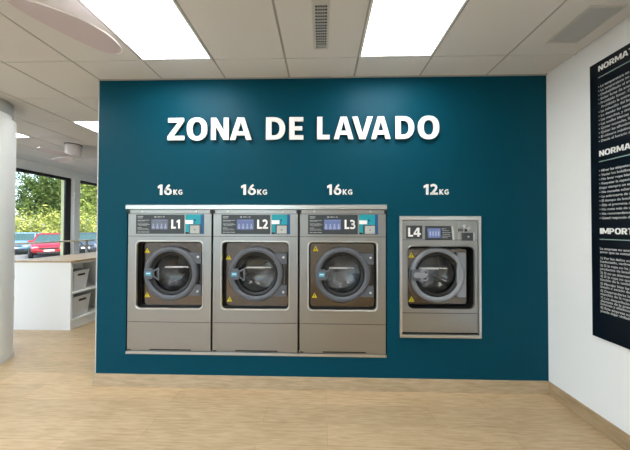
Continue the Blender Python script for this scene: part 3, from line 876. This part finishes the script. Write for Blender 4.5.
# ------------------------------------------------------------------ ceiling fans
def fan(x, y, a0, label):
    t = thing('ceiling_fan', (x, y, H), label, 'ceiling fan', 'white ceiling fans')
    MB().lathe_z(0, 0, [(.116, 0), (.116, -.012)], 40).build('canopy', M['vent_dark'], t, smooth=True)
    MB().lathe_z(0, 0, [(.110, -.012), (.110, -.10), (.106, -.185), (.098, -.198), (.09, -.20)], 40).build('motor_housing', M['fan'], t, smooth=True)
    MB().lathe_z(0, 0, [(.09, -.20), (.112, -.212), (.108, -.228), (.05, -.236)], 40).build('hub', M['fan'], t, smooth=True)
    for q in range(3):
        a = a0 + 2 * PI * q / 3
        ca, sa = math.cos(a), math.sin(a)
        tabL = [(.07, .045), (.13, .075), (.20, .088), (.33, .090), (.45, .075), (.52, .058), (.56, .030), (.578, -.005), (.584, -.03)]
        tabR = [(.07, -.03), (.13, -.05), (.20, -.105), (.30, -.160), (.39, -.174), (.46, -.166), (.53, -.130), (.57, -.085), (.584, -.045)]
        def smooth(tb):
            out = []
            for i_ in range(len(tb) - 1):
                p0 = tb[max(i_ - 1, 0)]; p1 = tb[i_]; p2 = tb[i_ + 1]; p3 = tb[min(i_ + 2, len(tb) - 1)]
                for k_ in range(4):
                    u_ = k_ / 4
                    out.append(tuple(.5 * (2 * b_ + (c_ - a_) * u_ + (2 * a_ - 5 * b_ + 4 * c_ - d_) * u_ * u_ + (-a_ + 3 * b_ - 3 * c_ + d_) * u_ ** 3) for a_, b_, c_, d_ in zip(p0, p1, p2, p3)))
            return out + [tb[-1]]
        L = [(p[0], p[1], p[1] * .06) for p in smooth(tabL)]
        R = [(p[0], p[1], p[1] * .06) for p in smooth(tabR)]
        def tr(p, dz): return (p[0] * ca - p[1] * sa, p[0] * sa + p[1] * ca, -.222 + p[2] + dz)
        m = MB()
        rings = []
        for l, r_ in zip(L, R):
            mid = ((l[0] + r_[0]) / 2, (l[1] + r_[1]) / 2, (l[2] + r_[2]) / 2 + .012)
            rings.append([tr(l, 0), tr(mid, .004), tr(r_, 0), tr(r_, -.005), tr(mid, -.004), tr(l, -.005)])
        m.rings(rings)
        bl = m.build('blade', M['blade'], t, smooth=True)
        ed = MB().tube([tr(l, -.0025) for l in L] + [tr(R[-1], -.0025)], .0028, 6)
        ed.tube([tr(r_, -.0025) for r_ in R], .0028, 6)
        ed.build('blade_rim', M['blade_edge'], bl, smooth=True)
    return t
fan(-4.240, 1.880, math.radians(160), 'small white ceiling fan with a drum motor in the far room near the windows')
fan(-1.675, -1.215, math.radians(66), 'near ceiling fan at the upper left, one pinkish blade in view')

# ------------------------------------------------------------------ outdoors
o = MB().box(-70, 30, -50, 70, -.5, -.36).build('ground', M['asphalt'], kind='structure')
def leaves(mb, c, rad, n, size, flat=.55, box=False):
    c = Vector(c)
    for _ in range(n):
        d = Vector((random.gauss(0, 1), random.gauss(0, 1), random.gauss(0, 1))).normalized()
        r = random.uniform(flat, 1.0)
        bump = 1 + .16 * math.sin(5 * d.x + c.x) + .16 * math.sin(6 * d.y + 3 * d.z + c.y)
        p = c + Vector((d.x * rad[0], d.y * rad[1], d.z * rad[2])) * r * bump
        if p.z < 0.05: continue
        s = size * random.uniform(.6, 1.3)
        nrm = (d + Vector((random.gauss(0, .6), random.gauss(0, .6), random.gauss(0, .6) + .4))).normalized()
        u = nrm.orthogonal().normalized()
        u = (Matrix.Rotation(random.uniform(0, 2 * PI), 3, nrm) @ u)
        w = nrm.cross(u)
        mb.add([p - u * s, p + w * s * .5, p + u * s, p - w * s * .5], [(0, 1, 2, 3)])

def tree(x, y, h, crowns, m, n, size, label, tr=.16, lean=0.0):
    t = thing('tree', (x, y, -.36), label, 'tree', 'trees beyond the car park')
    MB().tube([(0, 0, 0), (lean * .4, 0, h * .3), (lean * .8, .05, h * .6), (lean, .1, h * .85)], [tr * 1.2, tr, tr * .75, tr * .3], 10).build('trunk', M['bark'], t, smooth=True)
    f = MB()
    for (dx, dy, dz, rx, ry, rz) in crowns:
        leaves(f, (dx, dy, dz), (rx, ry, rz), n, size)
    f.build('foliage', m, t, fix=False)
    bb = MB()
    for (dx, dy, dz, rx, ry, rz) in crowns[:3]:
        bb.tube([(lean * .7, 0, h * .5), (dx * .6 + lean * .3, dy * .6, (h * .5 + dz) / 2 + .3), (dx, dy, dz)], [tr * .5, tr * .35, tr * .12], 7)
    bb.build('branches', M['bark'], t, smooth=True)
    return t

C5 = lambda k_: [(0, 0, 5.0, 1.9, 1.9, 2.0), (-1.0, .4, 5.2 * k_, 1.5, 1.6, 1.9), (1.0, .4, 5.3 * k_, 1.5, 1.6, 1.9), (.2, -.6, 3.7, 1.8, 1.6, 1.4), (-.2, 0, 7.2 * k_, 2.0, 1.9, 2.0)]
tree(-29.0, 23.6, 8.0, C5(1), M['leaf_dark'], 2000, .12, 'dark green spreading tree filling the top of the left window')
tree(-23.4, 23.0, 8.0, C5(1.02), M['leaf_mid'], 1700, .12, 'tree with a bare leaning trunk seen through the right window by the teal wall', tr=.22, lean=.9)
tree(-34.6, 30.4, 10.5, C5(1.15), M['leaf_mid'], 1900, .15, 'tall mid-green tree behind the dark spreading tree')
tree(-28.6, 30.8, 10.5, C5(1.15), M['leaf_light'], 1900, .15, 'pale green tree furthest back between the two windows')
tree(-34.8, 22.6, 8.5, C5(1.05), M['leaf_dark'], 1700, .14, 'dark tree left of the spreading tree, hidden by the white column')
hd = MB()
for i in range(14):
    s = i / 13
    c = (-32.5 + 21 * s, 16.2 + 5.6 * s, 1.25 + .12 * math.sin(i * 2.1))
    leaves(hd, c, (1.25, 1.0, 1.65 + .15 * math.sin(i * 1.3)), 2200, .10, .55)
hd = hd.build('hedge', M['leaf_light'], fix=False)
tag(hd, 'long yellow-green hedge behind the parked cars', 'hedge')

h2 = MB()
for i in range(12):
    leaves(h2, (-34 - .3 * math.sin(i), 13.5 - 2.6 * i, 1.2), (1.3, 1.6, 1.7 + .15 * math.sin(i * 1.7)), 1100, .13, .55)
h2 = h2.build('hedge', M['leaf_mid'], fix=False)
tag(h2, 'green hedge along the side of the car park, hidden behind the white column', 'hedge')
tree(-38.5, 10.0, 8.0, C5(1.0), M['leaf_dark'], 1200, .16, 'dark tree beyond the side hedge, hidden behind the white column')
tree(-39.0, -1.0, 8.0, C5(1.1), M['leaf_mid'], 1200, .16, 'mid-green tree beyond the side hedge, hidden behind the white column')

def car(x, y, rz, paint, label, group='parked cars'):
    t = thing('car', (x, y, -.36), label, 'car', group, rz)
    st = [(-2.12, .36, .72, .62), (-2.02, .28, .90, .78), (-1.6, .22, .98, .85), (-.7, .20, .97, .87), (.4, .20, .95, .87), (1.0, .2, .93, .86), (1.55, .22, .84, .83), (1.92, .26, .72, .76), (2.08, .36, .58, .60)]
    rings = []
    for sx, zb, zt, hw in st:
        half = [(hw * .86, zb), (hw, zb + .14), (hw * 1.0, zt - .16), (hw * .93, zt - .03), (hw * .5, zt + .02)]
        rings.append([(sx, a_, b_) for a_, b_ in half] + [(sx, -a_, b_) for a_, b_ in reversed(half)])
    MB().rings(rings).build('body', paint, t, smooth=True, subsurf=1)
    B = [(-1.75, .70), (1.02, .74)]
    T = [(-1.15, .56), (.28, .58)]
    zb, zt = .93, 1.40
    q = lambda a, b, c, d: [a, b, c, d]
    bl, br = (B[0][0], B[0][1], zb), (B[0][0], -B[0][1], zb)
    fl_, fr_ = (B[1][0], B[1][1], zb), (B[1][0], -B[1][1], zb)
    tbl, tbr = (T[0][0], T[0][1], zt), (T[0][0], -T[0][1], zt)
    tfl, tfr = (T[1][0], T[1][1], zt), (T[1][0], -T[1][1], zt)
    def pane(name, a, b, c, d):
        n_ = (Vector(b) - Vector(a)).cross(Vector(d) - Vector(a)).normalized() * .02
        V = [Vector(p) for p in (a, b, c, d)]
        MB().rings([[p - n_ for p in V], [p for p in V]]).build(name, M['carglass'], t)
    pane('windshield', fr_, fl_, tfl, tfr)
    pane('rear_window', bl, br, tbr, tbl)
    pane('side_window', fl_, bl, tbl, tfl)
    pane('side_window', br, fr_, tfr, tbr)
    roof = MB().rings([[(T[0][0] - .06, -.58, zt - .01), (T[1][0] + .06, -.60, zt - .01), (T[1][0] + .06, .60, zt - .01), (T[0][0] - .06, .58, zt - .01)],
                       [(T[0][0] + .05, -.50, zt + .06), (T[1][0] - .1, -.50, zt + .06), (T[1][0] - .1, .50, zt + .06), (T[0][0] + .05, .50, zt + .06)]])
    roof.build('roof', paint, t, bevel=.02)
    for a_, b_ in ((fl_, tfl), (fr_, tfr), (bl, tbl), (br, tbr)):
        MB().tube([a_, b_], .04, 8).build('pillar', paint, t, smooth=True)
    for sy in (-1, 1):
        MB().tube([(-.35, sy * .735, zb), (-.40, sy * .575, zt)], .03, 8).build('pillar', paint, t)
        for sx in (-1.32, 1.32):
            MB().rings([[(sx + r_ * math.cos(2 * PI * k_ / 24), sy * yy, .31 + r_ * math.sin(2 * PI * k_ / 24)) for k_ in range(24)] for r_, yy in ((.24, .68), (.31, .70), (.31, .87), (.24, .88))]).build('wheel', M['tyre'], t, smooth=True)
            MB().rings([[(sx + r_ * math.cos(2 * PI * k_ / 20), sy * yy, .31 + r_ * math.sin(2 * PI * k_ / 20)) for k_ in range(20)] for r_, yy in ((.2, .87), (.19, .89), (.06, .895))]).build('hubcap', M['rim'], t, smooth=True)
        MB().rings([[(1.72 + .2 * math.cos(2 * PI * k_ / 16) * (1 - i_ * .3), sy * (.70 - .02 * i_), .66 + .10 * math.sin(2 * PI * k_ / 16) * (1 - i_ * .3)) for k_ in range(16)] for i_ in (0, 0.1)]).build('headlight_rim', M['black'], t)
        MB().rings([[(1.86 + .10 * i_ + .06 * math.sin(2 * PI * k_ / 16), sy * (.58 + .15 * math.cos(2 * PI * k_ / 16)), .64 + .075 * math.sin(2 * PI * k_ / 16)) for k_ in range(16)] for i_ in (0, 1)]).build('headlight', M['headlight'], t, smooth=True)
        MB().box(.72, .86, sy * .86 - .09, sy * .86 + .09, .93, 1.05).build('wing_mirror', paint, t, bevel=.02)
    MB().box(2.0, 2.085, -.42, .42, .56, .64).build('grille', M['black'], t, bevel=.01)
    MB().box(1.98, 2.07, -.5, .5, .28, .38).build('air_intake', M['black'], t, bevel=.01)
    MB().box(2.07, 2.095, -.22, .22, .43, .51).build('licence_plate', M['plate'], t)
    return t
car(-17.72, 14.18, math.radians(-45), M['red'], 'red hatchback parked outside the left window, nose towards the building')
car(-21.6, 16.0, math.radians(-55), M['blue'], 'steel-blue car parked outside, behind and left of the red hatchback')
car(-17.4, 16.6, math.radians(-52), M['graphite'], 'dark grey car seen through the right window beside the teal wall')

# ------------------------------------------------------------------ light
w = bpy.data.worlds.new('World'); SC.world = w
w.use_nodes = True
nt = w.node_tree
bg = nt.nodes['Background']
sky = nt.nodes.new('ShaderNodeTexSky')
sky.sky_type = 'NISHITA'
sky.sun_disc = False
sky.sun_elevation = math.radians(48)
sky.sun_rotation = math.radians(110)
sky.air_density = 1.0
sky.dust_density = 2.5
nt.links.new(sky.outputs[0], bg.inputs['Color'])
bg.inputs['Strength'].default_value = 0.42
sd = bpy.data.lights.new('sun', 'SUN'); sd.energy = 2.8; sd.angle = math.radians(.8); sd.color = (1, .95, .86)
so = bpy.data.objects.new('sun', sd); COL.objects.link(so)
so.location = (10, -6, 14)
so.rotation_euler = Vector((-.80, .34, -.92)).to_track_quat('-Z', 'Y').to_euler()

# ------------------------------------------------------------------ camera
F = 260.28
yaw, pitch, roll = -.02512, .012285, .002629
cy, sy, cp_, sp = math.cos(yaw), math.sin(yaw), math.cos(pitch), math.sin(pitch)
fwd = Vector((sy * cp_, cy * cp_, sp)); right = Vector((cy, -sy, 0)); up = right.cross(fwd)
r2 = math.cos(roll) * right + math.sin(roll) * up
u2 = math.cos(roll) * up - math.sin(roll) * right
cam = bpy.data.cameras.new('camera')
cam.sensor_fit = 'HORIZONTAL'; cam.sensor_width = 36.0; cam.lens = F / 630 * 36.0
cam.clip_start = .02; cam.clip_end = 200
co = bpy.data.objects.new('camera', cam); COL.objects.link(co)
mw = Matrix((r2, u2, -fwd)).transposed().to_4x4()
mw.translation = Vector((-.04427, -2.40005, 1.47673))
co.matrix_world = mw
SC.camera = co

vs = SC.view_settings
vs.view_transform = 'Standard'; vs.look = 'None'; vs.gamma = 1.0; vs.use_curve_mapping = False
vs.exposure = 1.27
